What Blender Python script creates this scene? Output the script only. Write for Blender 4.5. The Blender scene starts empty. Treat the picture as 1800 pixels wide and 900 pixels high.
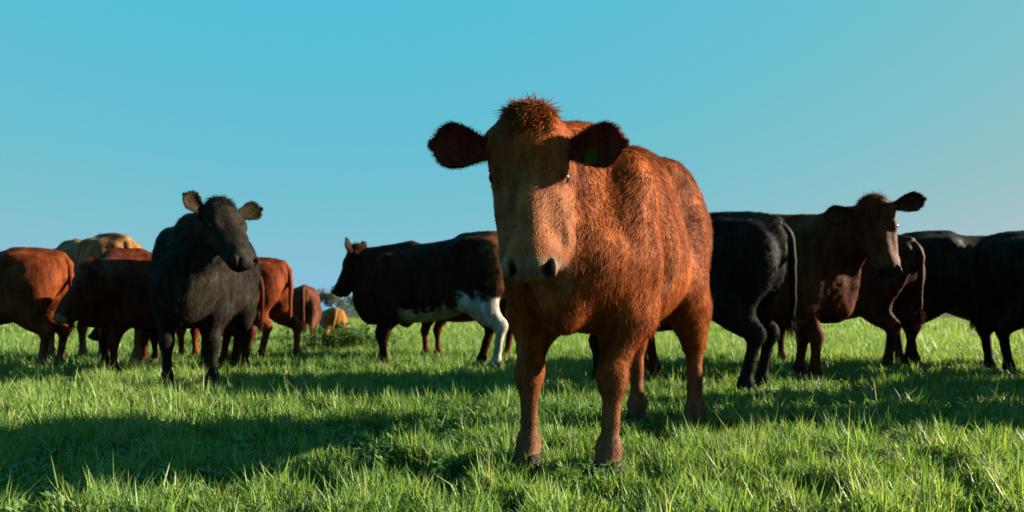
import bpy, math, random
import numpy as np
from mathutils import Vector, Matrix

random.seed(7)
RNG = np.random.default_rng(11)
SC = bpy.context.scene
COL = SC.collection

# ------------------------------------------------------------------ camera
CAM_H = 0.60
FPX = 1300.0            # focal length in photo pixels (photo 1800 x 900)
cam = bpy.data.cameras.new('camera')
cam.sensor_width = 36.0
cam.lens = 36.0 * FPX / 1800.0
cam.shift_y = (545.0 - 450.0) / 1800.0
cam.clip_start = 0.05
cam.clip_end = 6000.0
cam.dof.use_dof = True
cam.dof.focus_distance = 2.5
cam.dof.aperture_fstop = 3.5
cam_o = bpy.data.objects.new('camera', cam)
cam_o.location = (0, 0, CAM_H)
cam_o.rotation_euler = (math.radians(90), 0, 0)
COL.objects.link(cam_o)
SC.camera = cam_o

# ------------------------------------------------------------------ sky and sun
SUN_EL = math.radians(19.0)
SUN_AZ = math.atan2(0.18, 1.0)          # from +X towards +Y
SUN_DIR = Vector((math.cos(SUN_EL) * math.cos(SUN_AZ), math.cos(SUN_EL) * math.sin(SUN_AZ), math.sin(SUN_EL)))
world = bpy.data.worlds.new('World')
SC.world = world
world.use_nodes = True
nt = world.node_tree
nt.nodes.clear()
sky = nt.nodes.new('ShaderNodeTexSky')
sky.sky_type = 'NISHITA'
sky.sun_disc = False
sky.sun_elevation = SUN_EL
sky.sun_rotation = math.radians(90) - SUN_AZ
sky.air_density = 1.0
sky.dust_density = 1.0
sky.ozone_density = 2.0
# the photograph's teal colour grade of the sky: one curve per channel, the same for every direction
sep = nt.nodes.new('ShaderNodeSeparateColor')
com = nt.nodes.new('ShaderNodeCombineColor')
nt.links.new(sky.outputs['Color'], sep.inputs['Color'])
for ch, gain, power in (('Red', 0.305, 0.87), ('Green', 1.78, 0.04), ('Blue', 3.25, -0.25)):
    pw = nt.nodes.new('ShaderNodeMath'); pw.operation = 'POWER'; pw.inputs[1].default_value = power
    ml = nt.nodes.new('ShaderNodeMath'); ml.operation = 'MULTIPLY'; ml.inputs[1].default_value = gain
    nt.links.new(sep.outputs[ch], pw.inputs[0]); nt.links.new(pw.outputs[0], ml.inputs[0])
    nt.links.new(ml.outputs[0], com.inputs[ch])
bg = nt.nodes.new('ShaderNodeBackground')
bg.inputs['Strength'].default_value = 0.05
wo = nt.nodes.new('ShaderNodeOutputWorld')
nt.links.new(com.outputs['Color'], bg.inputs['Color'])
nt.links.new(bg.outputs['Background'], wo.inputs['Surface'])

sun = bpy.data.lights.new('sun', 'SUN')
sun.energy = 5.0
sun.angle = math.radians(0.5)
sun.color = (1.0, 0.87, 0.64)
sun_o = bpy.data.objects.new('sun', sun)
sun_o.rotation_euler = SUN_DIR.to_track_quat('Z', 'Y').to_euler()
sun_o.location = (20, 2, 8)
COL.objects.link(sun_o)

SC.view_settings.view_transform = 'Standard'
SC.view_settings.look = 'None'
SC.view_settings.exposure = 2.5
SC.view_settings.gamma = 1.0

# ------------------------------------------------------------------ materials
def new_mat(name):
    m = bpy.data.materials.new(name)
    m.use_nodes = True
    m.node_tree.nodes.clear()
    return m, m.node_tree.nodes, m.node_tree.links

def coat_mat(name, strand=False, rough=0.6, spec=0.025, trans=0.22):
    """hide and hair: colour comes with the animal (attribute col), streaks from noise"""
    m, N, L = new_mat(name)
    at = N.new('ShaderNodeAttribute'); at.attribute_name = 'col'
    tc = N.new('ShaderNodeTexCoord')
    mp = N.new('ShaderNodeMapping'); mp.inputs['Scale'].default_value = (26, 26, 5)
    L.new(tc.outputs['Object'], mp.inputs['Vector'])
    nz = N.new('ShaderNodeTexNoise'); nz.inputs['Scale'].default_value = 1.0
    nz.inputs['Detail'].default_value = 5; nz.inputs['Roughness'].default_value = 0.65
    L.new(mp.outputs['Vector'], nz.inputs['Vector'])
    rp = N.new('ShaderNodeValToRGB')
    rp.color_ramp.elements[0].position = 0.3; rp.color_ramp.elements[0].color = (0.32, 0.28, 0.25, 1)
    rp.color_ramp.elements[1].position = 0.72; rp.color_ramp.elements[1].color = (1.05, 1.10, 1.12, 1)
    L.new(nz.outputs['Fac'], rp.inputs['Fac'])
    mx = N.new('ShaderNodeMix'); mx.data_type = 'RGBA'; mx.blend_type = 'MULTIPLY'
    mx.inputs['Factor'].default_value = 1.0
    L.new(at.outputs['Color'], mx.inputs['A']); L.new(rp.outputs['Color'], mx.inputs['B'])
    bs = N.new('ShaderNodeBsdfPrincipled')
    bs.inputs['Roughness'].default_value = rough
    bs.inputs['Specular IOR Level'].default_value = spec
    L.new(mx.outputs['Result'], bs.inputs['Base Color'])
    out = N.new('ShaderNodeOutputMaterial')
    if strand:
        tr = N.new('ShaderNodeBsdfTranslucent')
        L.new(mx.outputs['Result'], tr.inputs['Color'])
        ms = N.new('ShaderNodeMixShader'); ms.inputs['Fac'].default_value = trans
        L.new(bs.outputs['BSDF'], ms.inputs[1]); L.new(tr.outputs['BSDF'], ms.inputs[2])
        L.new(ms.outputs['Shader'], out.inputs['Surface'])
    else:
        n2 = N.new('ShaderNodeTexNoise'); n2.inputs['Scale'].default_value = 160
        n2.inputs['Detail'].default_value = 3
        L.new(tc.outputs['Object'], n2.inputs['Vector'])
        bp = N.new('ShaderNodeBump'); bp.inputs['Strength'].default_value = 0.5; bp.inputs['Distance'].default_value = 0.006
        L.new(n2.outputs['Fac'], bp.inputs['Height'])
        L.new(bp.outputs['Normal'], bs.inputs['Normal'])
        L.new(bs.outputs['BSDF'], out.inputs['Surface'])
    return m

def plain_mat(name, rgb, rough=0.5, spec=0.5, noise=0.25, scale=60):
    m, N, L = new_mat(name)
    tc = N.new('ShaderNodeTexCoord')
    nz = N.new('ShaderNodeTexNoise'); nz.inputs['Scale'].default_value = scale; nz.inputs['Detail'].default_value = 4
    L.new(tc.outputs['Object'], nz.inputs['Vector'])
    rp = N.new('ShaderNodeValToRGB')
    rp.color_ramp.elements[0].position = 0.3; rp.color_ramp.elements[0].color = tuple(c * (1 - noise) for c in rgb) + (1,)
    rp.color_ramp.elements[1].position = 0.7; rp.color_ramp.elements[1].color = tuple(min(1, c * (1 + noise)) for c in rgb) + (1,)
    L.new(nz.outputs['Fac'], rp.inputs['Fac'])
    bs = N.new('ShaderNodeBsdfPrincipled')
    bs.inputs['Roughness'].default_value = rough
    bs.inputs['Specular IOR Level'].default_value = spec
    L.new(rp.outputs['Color'], bs.inputs['Base Color'])
    out = N.new('ShaderNodeOutputMaterial')
    L.new(bs.outputs['BSDF'], out.inputs['Surface'])
    return m

def blade_mat(name, trans=0.42, rough=0.5, spec=0.2):
    m, N, L = new_mat(name)
    at = N.new('ShaderNodeAttribute'); at.attribute_name = 'col'
    bs = N.new('ShaderNodeBsdfPrincipled')
    bs.inputs['Roughness'].default_value = rough
    bs.inputs['Specular IOR Level'].default_value = spec
    L.new(at.outputs['Color'], bs.inputs['Base Color'])
    tr = N.new('ShaderNodeBsdfTranslucent')
    hs = N.new('ShaderNodeMix'); hs.data_type = 'RGBA'; hs.blend_type = 'MULTIPLY'; hs.inputs['Factor'].default_value = 1
    hs.inputs['B'].default_value = (1.3, 1.25, 0.6, 1)
    L.new(at.outputs['Color'], hs.inputs['A'])
    L.new(hs.outputs['Result'], tr.inputs['Color'])
    ms = N.new('ShaderNodeMixShader'); ms.inputs['Fac'].default_value = trans
    L.new(bs.outputs['BSDF'], ms.inputs[1]); L.new(tr.outputs['BSDF'], ms.inputs[2])
    out = N.new('ShaderNodeOutputMaterial')
    L.new(ms.outputs['Shader'], out.inputs['Surface'])
    return m

M_HIDE = coat_mat('coat_hide')
M_FUR = coat_mat('coat_hair', strand=True)
M_EYE = plain_mat('eye_dark', (0.006, 0.005, 0.004), 0.30, 0.12, 0.3)
M_HOOF = plain_mat('hoof_horn', (0.016, 0.012, 0.009), 0.6, 0.1, 0.4, 30)
M_TAG = plain_mat('green_tag', (0.020, 0.030, 0.005), 0.8, 0.05, 0.1)
M_BLADE = blade_mat('grass_blade')
M_LEAF = blade_mat('tree_leaf', 0.25, 0.6, 0.2)
M_BARK = plain_mat('bark', (0.10, 0.085, 0.07), 0.85, 0.2, 0.4, 3)

# ------------------------------------------------------------------ small helpers
def link(o, parent=None):
    COL.objects.link(o)
    if parent is not None:
        o.parent = parent
    return o

def mesh_from(name, V, F, mat, col=None, smooth=True, parent=None, tris=None):
    """one mesh object; F may be an (n,3) or (n,4) array"""
    me = bpy.data.meshes.new(name)
    V = np.asarray(V, dtype=np.float32)
    F = np.asarray(F, dtype=np.int32)
    nf, k = F.shape
    me.vertices.add(len(V)); me.vertices.foreach_set('co', V.ravel())
    me.loops.add(nf * k); me.loops.foreach_set('vertex_index', F.ravel())
    me.polygons.add(nf)
    me.polygons.foreach_set('loop_start', np.arange(0, nf * k, k, dtype=np.int32))
    me.polygons.foreach_set('use_smooth', np.full(nf, smooth, dtype=bool))
    if col is not None:
        a = me.color_attributes.new('col', 'FLOAT_COLOR', 'POINT')
        c4 = np.ones((len(V), 4), dtype=np.float32); c4[:, :3] = col
        a.data.foreach_set('color', c4.ravel())
    me.update(calc_edges=True)
    me.materials.append(mat)
    return link(bpy.data.objects.new(name, me), parent)

def tag(o, label=None, cat=None, group=None, kind=None):
    if label: o['label'] = label
    if cat: o['category'] = cat
    if group: o['group'] = group
    if kind: o['kind'] = kind
    return o

_LAT = RNG.random((32, 32, 32)).astype(np.float32)
def vnoise(P, freq):
    """smooth value noise in 0..1 at points P"""
    q = np.asarray(P, dtype=np.float32) * freq + 100.0
    i = np.floor(q).astype(int); f = q - i
    f = f * f * (3 - 2 * f)
    r = 0
    for dx in (0, 1):
        wx = f[:, 0] if dx else 1 - f[:, 0]
        for dy in (0, 1):
            wy = f[:, 1] if dy else 1 - f[:, 1]
            for dz in (0, 1):
                wz = f[:, 2] if dz else 1 - f[:, 2]
                r = r + wx * wy * wz * _LAT[(i[:, 0] + dx) % 32, (i[:, 1] + dy) % 32, (i[:, 2] + dz) % 32]
    return r

def nrm(v):
    v = np.asarray(v, dtype=float)
    return v / max(1e-9, np.linalg.norm(v))

def rows(v):
    return v / np.maximum(1e-9, np.linalg.norm(v, axis=1, keepdims=True))

# ------------------------------------------------------------------ implicit surfaces
class Field:
    def __init__(s, lo, hi, h):
        s.h = h; s.lo = np.array(lo, dtype=np.float32)
        n = np.ceil((np.array(hi) - s.lo) / h).astype(int) + 1
        s.ax = [s.lo[i] + h * np.arange(n[i], dtype=np.float32) for i in range(3)]
        s.F = np.full(n, 0.25, dtype=np.float32)
    def sub(s, lo, hi):
        sl = []
        for i in range(3):
            a = int(np.searchsorted(s.ax[i], lo[i])); b = int(np.searchsorted(s.ax[i], hi[i]))
            sl.append(slice(max(0, a - 1), min(len(s.ax[i]), b + 1)))
        return tuple(sl), (s.ax[0][sl[0]][:, None, None], s.ax[1][sl[1]][None, :, None], s.ax[2][sl[2]][None, None, :])
    def put(s, sl, d, k, carve=False):
        A = s.F[sl]
        if carve:
            d = -d
            h = np.maximum(k - np.abs(A - d), 0) / k
            s.F[sl] = np.maximum(A, d) + h * h * k * 0.25
        else:
            h = np.maximum(k - np.abs(A - d), 0) / k
            s.F[sl] = np.minimum(A, d) - h * h * k * 0.25
    def cap(s, p0, p1, r0, r1, side=None, fl=1.0, k=0.05, carve=False):
        p0 = np.asarray(p0, float); p1 = np.asarray(p1, float)
        R = max(r0, r1) * max(1, fl) + k + 0.02
        sl, (x, y, z) = s.sub(np.minimum(p0, p1) - R, np.maximum(p0, p1) + R)
        d = p1 - p0; dd = max(1e-9, d @ d)
        qx, qy, qz = x - p0[0], y - p0[1], z - p0[2]
        t = np.clip((qx * d[0] + qy * d[1] + qz * d[2]) / dd, 0, 1)
        r = r0 + (r1 - r0) * t
        qx, qy, qz = qx - t * d[0], qy - t * d[1], qz - t * d[2]
        l2 = qx * qx + qy * qy + qz * qz
        if side is not None and fl != 1.0:
            sd = nrm(side)
            c = qx * sd[0] + qy * sd[1] + qz * sd[2]
            l2 = l2 + c * c * (1 / fl ** 2 - 1)
        s.put(sl, (np.sqrt(np.maximum(l2, 1e-12)) - r) * min(1, fl), k, carve)
    def ell(s, c, rad, axes=None, k=0.05, carve=False):
        c = np.asarray(c, float); rad = np.asarray(rad, float)
        A = np.eye(3) if axes is None else np.array([nrm(a) for a in axes])
        R = np.abs(A.T @ np.diag(rad)).sum(axis=1) + k + 0.01
        sl, (x, y, z) = s.sub(c - R, c + R)
        qx, qy, qz = x - c[0], y - c[1], z - c[2]
        k0 = 0; k1 = 0
        for i in range(3):
            u = qx * A[i, 0] + qy * A[i, 1] + qz * A[i, 2]
            k0 = k0 + (u / rad[i]) ** 2; k1 = k1 + (u / rad[i] ** 2) ** 2
        k0 = np.sqrt(k0); k1 = np.sqrt(np.maximum(k1, 1e-12))
        s.put(sl, k0 * (k0 - 1) / k1, k, carve)
    def torso(s, st, slope=0.0, k=0.05):
        st = np.array(st, float)
        X = s.ax[0]
        xs = np.linspace(st[0, 0], st[-1, 0], 240)
        ker = np.exp(-np.linspace(-2, 2, 31) ** 2); ker /= ker.sum()
        def curve(c):
            y = np.interp(xs, st[:, 0], st[:, c])
            y = np.convolve(np.pad(y, 15, mode='edge'), ker, mode='valid')
            return np.interp(X, xs, y)
        top, bot, w, tn = curve(1), curve(2), curve(3), curve(4)
        hz = np.maximum(0.03, (top - bot) / 2)[:, None, None].astype(np.float32)
        zc = ((top + bot) / 2)[:, None, None].astype(np.float32) + slope * X[:, None, None]
        w = np.maximum(0.02, w)[:, None, None].astype(np.float32)
        tn = tn[:, None, None].astype(np.float32)
        y = s.ax[1][None, :, None]; z = s.ax[2][None, None, :]
        zn = (z - zc) / hz
        ww = w * (1 - tn * np.clip(zn, -1, 1))
        rho = (np.abs(y / ww) ** 2.25 + np.abs(zn) ** 2.25) ** (1 / 2.25)
        d = (rho - 1) * np.minimum(ww, hz)
        e = np.maximum(X - st[-1, 0], st[0, 0] - X)[:, None, None]
        d = np.maximum(d, e)
        sl = (slice(None),) * 3
        s.put(sl, d.astype(np.float32), k)
    def mesh(s):
        F = s.F; S = F < 0
        c = np.zeros(tuple(n - 1 for n in F.shape), dtype=np.int8)
        for i in (0, 1):
            for j in (0, 1):
                for k in (0, 1):
                    c += S[i:F.shape[0] - 1 + i, j:F.shape[1] - 1 + j, k:F.shape[2] - 1 + k]
        I, J, K = np.nonzero((c > 0) & (c < 8))
        idx = np.full(c.shape, -1, dtype=np.int32); idx[I, J, K] = np.arange(len(I))
        acc = np.zeros((len(I), 3)); cnt = np.zeros(len(I))
        cor = [(a, b, d) for a in (0, 1) for b in (0, 1) for d in (0, 1)]
        val = {q: F[I + q[0], J + q[1], K + q[2]] for q in cor}
        for q in cor:
            for ax in range(3):
                if q[ax] == 0:
                    r = list(q); r[ax] = 1; r = tuple(r)
                    a, b = val[q], val[r]
                    m = (a < 0) != (b < 0)
                    t = np.where(m, a / np.where(m, a - b, 1), 0)
                    for e in range(3):
                        acc[:, e] += np.where(m, q[e] + (t if e == ax else 0), 0)
                    cnt += m
        V = (acc / cnt[:, None] + np.stack([I, J, K], 1)) * s.h + s.lo
        quads = []
        for ax in range(3):
            o = [(1, 2), (2, 0), (0, 1)][ax]
            a = [slice(1, -1)] * 3; a[ax] = slice(0, -1)
            b = list(a); b[ax] = slice(1, None)
            A = S[tuple(a)]; B = S[tuple(b)]
            P = np.argwhere(A != B)
            sgn = A[tuple(P.T)]
            off = np.ones(3, int); off[ax] = 0
            P = P + off
            def cell(d0, d1):
                q = P.copy(); q[:, o[0]] += d0; q[:, o[1]] += d1
                return idx[q[:, 0], q[:, 1], q[:, 2]]
            q = np.stack([cell(-1, -1), cell(0, -1), cell(0, 0), cell(-1, 0)], 1)
            q[~sgn] = q[~sgn][:, ::-1]
            quads.append(q)
        Q = np.concatenate(quads)
        return V, Q[(Q >= 0).all(axis=1)]

def vert_normals(V, Q):
    n = np.cross(V[Q[:, 2]] - V[Q[:, 0]], V[Q[:, 3]] - V[Q[:, 1]])
    N = np.zeros_like(V)
    for i in range(4):
        np.add.at(N, Q[:, i], n)
    return rows(N)

def relax(V, Q, n=2, lam=0.5):
    for _ in range(n):
        A = np.zeros_like(V); c = np.zeros(len(V))
        for i in range(4):
            for j in (1, 3):
                np.add.at(A, Q[:, i], V[Q[:, (i + j) % 4]]); np.add.at(c, Q[:, i], 1)
        V = V + lam * (A / c[:, None] - V)
    return V

def sample(V, F, n):
    """n random points on a mesh: corner ids and weights"""
    T = F if F.shape[1] == 3 else np.concatenate([F[:, [0, 1, 2]], F[:, [0, 2, 3]]])
    a = np.linalg.norm(np.cross(V[T[:, 1]] - V[T[:, 0]], V[T[:, 2]] - V[T[:, 0]]), axis=1)
    t = T[RNG.choice(len(T), n, p=a / a.sum())]
    u = RNG.random((n, 2)); f = u.sum(1) > 1; u[f] = 1 - u[f]
    W = np.stack([1 - u.sum(1), u[:, 0], u[:, 1]], 1)
    return t, W

def lerp3(A, t, W):
    return (A[t] * W[:, :, None]).sum(1)

def strands(P, N, D, L, width, lift, col, roll=0.6, jit=0.25):
    """one tapered sliver per hair: roots P, surface normals N, lie D, length L"""
    n = len(P)
    D = rows(D - N * (D * N).sum(1, keepdims=True) + 1e-6)
    D = rows(D + RNG.normal(0, jit, (n, 3)))
    li = np.clip(RNG.normal(lift, 0.13, n), 0.03, 1.4)[:, None]
    d = rows(D * np.cos(li) + N * np.sin(li))
    s = rows(np.cross(d, N))
    b = np.cross(s, d)
    a = RNG.normal(0, roll, n)[:, None]
    s = s * np.cos(a) + b * np.sin(a)
    w = (width * RNG.uniform(0.7, 1.3, n))[:, None]
    base = P - N * 0.002
    L = np.asarray(L).reshape(-1, 1) * RNG.uniform(0.6, 1.25, (n, 1))
    tip = base + d * L
    V = np.stack([base - s * w * .5, base + s * w * .5, tip], 1).reshape(-1, 3)
    c = np.clip(col * RNG.uniform(0.90, 1.10, (n, 1)), 0, 1)
    return V, np.repeat(c, 3, axis=0)

# ------------------------------------------------------------------ cattle
TORSO = [  # x, top, bottom, half width, narrowing towards the spine
    (-0.86, 1.12, 1.00, 0.05, 0.10),
    (-0.80, 1.22, 0.90, 0.13, 0.12),
    (-0.70, 1.275, 0.78, 0.22, 0.10),
    (-0.55, 1.30, 0.68, 0.255, 0.08),
    (-0.36, 1.30, 0.57, 0.275, 0.12),
    (-0.12, 1.275, 0.50, 0.315, 0.22),
    (0.14, 1.27, 0.485, 0.32, 0.26),
    (0.34, 1.265, 0.50, 0.280, 0.34),
    (0.50, 1.245, 0.52, 0.25, 0.38),
    (0.64, 1.17, 0.55, 0.21, 0.30),
    (0.76, 1.10, 0.62, 0.15, 0.20),
    (0.84, 0.98, 0.70, 0.08, 0.10)]

def ear_shell(base, e, f, L, W, nu=11, na=9):
    """cupped leaf-shaped ear: base, outward axis e, facing f"""
    e = nrm(e); f = np.asarray(f, float); f = nrm(f - e * (f @ e)); c = np.cross(f, e)
    us = np.linspace(0, 1, nu); aa = np.linspace(-1, 1, na)
    wu = np.interp(us, [0, .12, .3, .5, .7, .85, .95, 1], [.34, .40, .62, .88, 1.0, .84, .50, .14])
    G = np.zeros((nu, na, 3))
    for i, u in enumerate(us):
        cup = 0.46 * (1 - 0.62 * u)
        for j, a in enumerate(aa):
            th = a * 1.0
            G[i, j] = base + e * (L * u) + c * (W * .5 * wu[i] * math.sin(th) / math.sin(1.0)) \
                + f * (W * wu[i] * cup * (1 - math.cos(th)) * 1.7) - f * 0.012 * math.sin(u * 3)
    n = np.zeros_like(G)
    du = np.gradient(G, axis=0); da = np.gradient(G, axis=1)
    n = np.cross(du, da); n /= np.linalg.norm(n, axis=2, keepdims=True)
    if (n.reshape(-1, 3).mean(0) @ f) < 0: n = -n
    inner = G.reshape(-1, 3)
    outer = (G - n * 0.007).reshape(-1, 3)
    V = np.concatenate([inner, outer]); o = nu * na
    F = []
    for i in range(nu - 1):
        for j in range(na - 1):
            a, b, c2, d = i * na + j, i * na + j + 1, (i + 1) * na + j + 1, (i + 1) * na + j
            F.append((a, b, c2, d)); F.append((o + d, o + c2, o + b, o + a))
    rim = [i * na for i in range(nu)] + [(nu - 1) * na + j for j in range(1, na)] + [i * na + na - 1 for i in range(nu - 2, -1, -1)]
    for p, q in zip(rim[:-1], rim[1:]):
        F.append((p, q, o + q, o + p))
    F = np.array(F)
    # outward check on the inner face
    a, b, d = V[F[0][0]], V[F[0][1]], V[F[0][3]]
    if np.cross(b - a, d - a) @ n[0, 0] < 0: F = F[:, ::-1]
    return V, F, n.reshape(-1, 3), o, e, f, rim

def tube(pts, rad, ns=8):
    pts = np.asarray(pts, float); V = []; F = []
    for i, p in enumerate(pts):
        t = nrm(pts[min(i + 1, len(pts) - 1)] - pts[max(i - 1, 0)])
        s = nrm(np.cross(t, (0.3, 1, 0.1))); u = np.cross(s, t)
        for j in range(ns):
            a = 2 * math.pi * j / ns
            V.append(p + (s * math.cos(a) + u * math.sin(a)) * rad[i])
    for i in range(len(pts) - 1):
        for j in range(ns):
            k = (j + 1) % ns
            F.append((i * ns + j, i * ns + k, (i + 1) * ns + k, (i + 1) * ns + j))
    V = np.array(V)
    return V, np.array(F)

def hoof_mesh(p, fwd, sc=1.0):
    """cloven hoof: two tapered claws side by side"""
    fwd = nrm((fwd[0], fwd[1], 0)); sd = np.array((-fwd[1], fwd[0], 0)); V = []; F = []
    for s in (-1, 1):
        o = len(V)
        prof = [(0.0, 0.066, 0.030, 0.0), (0.028, 0.056, 0.028, 0.008), (0.058, 0.044, 0.024, 0.016), (0.08, 0.034, 0.018, 0.020)]
        for (z, lx, ly, sh) in prof:
            for j in range(10):
                a = 2 * math.pi * j / 10
                x = math.cos(a); x = x * (1.25 if x > 0 else 0.85)
                V.append(np.array((p[0], p[1], 0)) + fwd * ((x * lx - sh + 0.01) * sc) + sd * ((s * 0.03 + math.sin(a) * ly * (1 - 0.25 * max(0, x))) * sc) + np.array((0, 0, z * sc)))
        for i in range(3):
            for j in range(10):
                k = (j + 1) % 10
                F.append((o + i * 10 + j, o + i * 10 + k, o + i * 10 + 10 + k, o + i * 10 + 10 + j))
        V.append(np.array((p[0], p[1], 0)) + sd * (s * 0.03 * sc) - fwd * 0.01 * sc + np.array((0, 0, 0.085 * sc)))
        for j in range(0, 10, 2):
            F.append((o + 30 + j, o + 30 + (j + 1) % 10, o + 30 + (j + 2) % 10, o + 40))
    return np.array(V), np.array(F)

HOOFS = []
def make_cow(name, label, loc, heading, base, poll, hdir, hup=None, scale=1.0, hs=1.0, res=0.018, hairs=16000, hair_w=0.0045,
             hair_len=0.022, feet=None, slope=0.0, girth=1.0, paint=None, ear=None, face=None, nose=(0.05, 0.04, 0.04), group='cattle standing in the pasture',
             cat='cow', lying=False, tagged=False, sheath=False, leg_tint=None, ear_in=None, tail_side=0.0, forelock=300, ear_size=(0.175, 0.125),
             thin=1.0, lumps=0.006, chest=0.0, ear_t=0.055, sculpt=True):
    """poll, hdir in WORLD space relative to the animal's spot; local frame is x forward, y left, z up (unscaled metres)"""
    h = math.radians(heading)
    R = np.array([[math.cos(h), math.sin(h), 0], [-math.sin(h), math.cos(h), 0], [0, 0, 1]])   # world -> local
    root = bpy.data.objects.new(name, None)
    root.location = (loc[0], loc[1], 0); root.rotation_euler = (0, 0, h); root.scale = (scale,) * 3
    root.empty_display_size = 0.3
    link(root); tag(root, label, cat, group)
    P = R @ (np.asarray(poll, float) - np.array((loc[0], loc[1], 0))) / scale
    d = R @ nrm(hdir)
    up = np.array((0, 0, 1.0)) if hup is None else R @ np.asarray(hup, float)
    if abs(d @ nrm(up)) > 0.97: up = up + np.array((0.6, 0, 0))
    v = nrm(up - d * (up @ d))            # dorsal
    w = np.cross(v, d)                    # animal's left
    S = hs / scale
    def H(t, a, b):                       # head coordinates -> local
        return P + (d * t + v * a + w * b) * S
    zo = -0.44 if lying else 0.0
    ft = {'fl': (0.53, 0.155), 'fr': (0.53, -0.155), 'hl': (-0.64, 0.165), 'hr': (-0.64, -0.165)}
    if feet:
        for k_, (dx, dy) in feet.items():
            ft[k_] = (ft[k_][0] + dx, ft[k_][1] + dy)
    lo = np.array((-1.02, -0.48, -0.02)); hi = np.array((1.0, 0.48, 1.45))
    ext = np.array([H(0.6, 0, 0), H(0, 0.1, 0), H(.3, -.3, .2), H(.3, -.3, -.2), H(.2, 0, .2), H(.2, 0, -.2), H(.6, -.2, .1), H(.6, -.2, -.1)])
    lo = np.minimum(lo, ext.min(0) - 0.05); hi = np.maximum(hi, ext.max(0) + 0.05)
    if lying: hi[2] = max(0.95, ext[:, 2].max() + 0.05)
    F = Field(lo, hi, res / scale)
    st = [(a, b + zo, max(c + zo, 0.02) if lying else c + chest * min(1, max(0, (a + .3) / .5)) + max(0, chest) * 2.0 * min(1, max(0, (a - .4) / .25)), e * girth * (1 - chest * 2.2 * (a > .3) - max(0, chest) * 3.0 * (a > .6)), g) for a, b, c, e, g in TORSO]
    F.torso(st, slope)
    sz = lambda x: slope * x + zo
    # hips, pins, spine and shoulder masses
    for s in (-1, 1):
        F.ell((-0.40, s * 0.19 * girth, 1.19 + sz(-.4)), (0.10, 0.055, 0.05), k=0.10)       # hook bone
        F.ell((-0.77, s * 0.095, 1.15 + sz(-.77)), (0.07, 0.05, 0.06), k=0.07)                # pin bone
        F.ell((0.44, s * 0.17, 0.93 + sz(.44)), (0.16, 0.10, 0.27), axes=[(1, 0, .25), (0, 1, 0), (-.25, 0, 1)], k=0.07)
        F.ell((0.62, s * 0.115, 0.80 + sz(.66)), (0.10, 0.075, 0.12), k=0.10)                  # point of shoulder
        F.ell((-0.58, s * 0.17, 0.95 + sz(-.58)), (0.23, 0.115, 0.27), k=0.08)                 # thigh
    F.cap((-0.78, 0, 1.245 + sz(-.78)), (-0.30, 0, 1.275 + sz(-.3)), 0.030, 0.035, k=0.09)     # croup line
    F.cap((0.24, 0, 1.25 + sz(.24)), (0.50, 0, 1.225 + sz(.5)), 0.035, 0.04, k=0.09)          # withers
    F.ell((0.66, 0, 0.64 + chest * 1.6 + sz(.68)), (0.13 - chest, 0.115 - chest, 0.13), k=0.08)                              # brisket
    if sculpt:
        for s in (-1, 1):
            F.ell((0.47, s * 0.20 * girth, 0.98 + sz(.47)), (0.10, 0.07, 0.20), axes=[(1, 0, .3), (0, 1, 0), (-.3, 0, 1)], k=0.05)
            F.ell((0.24, s * 0.345 * girth, 0.86 + sz(.24)), (0.055, 0.075, 0.26), axes=[(1, 0, .2), (0, 1, 0), (-.2, 0, 1)], k=0.07, carve=True)
            F.ell((-0.30, s * 0.34 * girth, 1.02 + sz(-.3)), (0.10, 0.085, 0.14), k=0.08, carve=True)
            F.ell((-0.40, s * 0.315 * girth, 0.62 + sz(-.4)), (0.05, 0.05, 0.16), axes=[(1, 0, -.4), (0, 1, 0), (.4, 0, 1)], k=0.06, carve=True)
    # legs
    hooves = []
    if not lying:
        for q, s in (('fl', 1), ('fr', -1)):
            fx, fy = ft[q]; dx = fx - 0.53; dy = fy - s * 0.155
            A = np.array((0.47 + dx * .2, s * 0.165 + dy * .2, 0.80 + sz(.5))); B = np.array((0.43 + dx * .35, s * 0.175 + dy * .4, 0.61 + sz(.5) * .7))
            C = np.array((0.53 + dx * .65, s * 0.158 + dy * .7, 0.365)); D = np.array((fx - 0.012, fy, 0.115)); E = np.array((fx + 0.018, fy, 0.045))
            F.cap(A, B, 0.125, 0.105, k=0.07)
            F.cap((0.605 + dx * .2, s * 0.150 + dy * .3, 0.80 + sz(.6)), B + (0.045, -s * .008, -.02), 0.078, 0.072, k=0.04)   # front of the upper arm
            F.cap(B, C + (0, 0, 0.03), 0.092 * thin, 0.054 * thin, k=0.05)
            F.ell(C, (0.058, 0.054, 0.066), k=0.03)
            F.cap(C + (0, 0, -0.04), D, 0.040 * thin, 0.034 * thin, k=0.03)
            F.ell(D, (0.045, 0.042, 0.048), k=0.03)
            F.ell(D + (-.04, .016, -.01), (0.014, 0.011, 0.018), k=0.015)
            F.ell(D + (-.04, -.016, -.01), (0.014, 0.011, 0.018), k=0.015)
            F.cap(D, E, 0.040, 0.046, k=0.02)
            hooves.append((E, (1, 0)))
        for q, s in (('hl', 1), ('hr', -1)):
            fx, fy = ft[q]; dx = fx + 0.64; dy = fy - s * 0.165
            A = np.array((-0.50 + dx * .1, s * 0.155, 0.90 + sz(-.5))); B = np.array((-0.37 + dx * .3, s * 0.20 + dy * .3, 0.69 + sz(-.5) * .7))
            B2 = np.array((-0.56 + dx * .5, s * 0.178 + dy * .5, 0.60 + sz(-.5) * .4))
            C = np.array((-0.715 + dx * .8, s * 0.165 + dy * .8, 0.445)); D = np.array((fx - 0.02, fy, 0.115)); E = np.array((fx + 0.015, fy, 0.045))
            F.cap(A, B, 0.175, 0.115, side=(0, 1, 0), fl=0.75, k=0.08)
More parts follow.
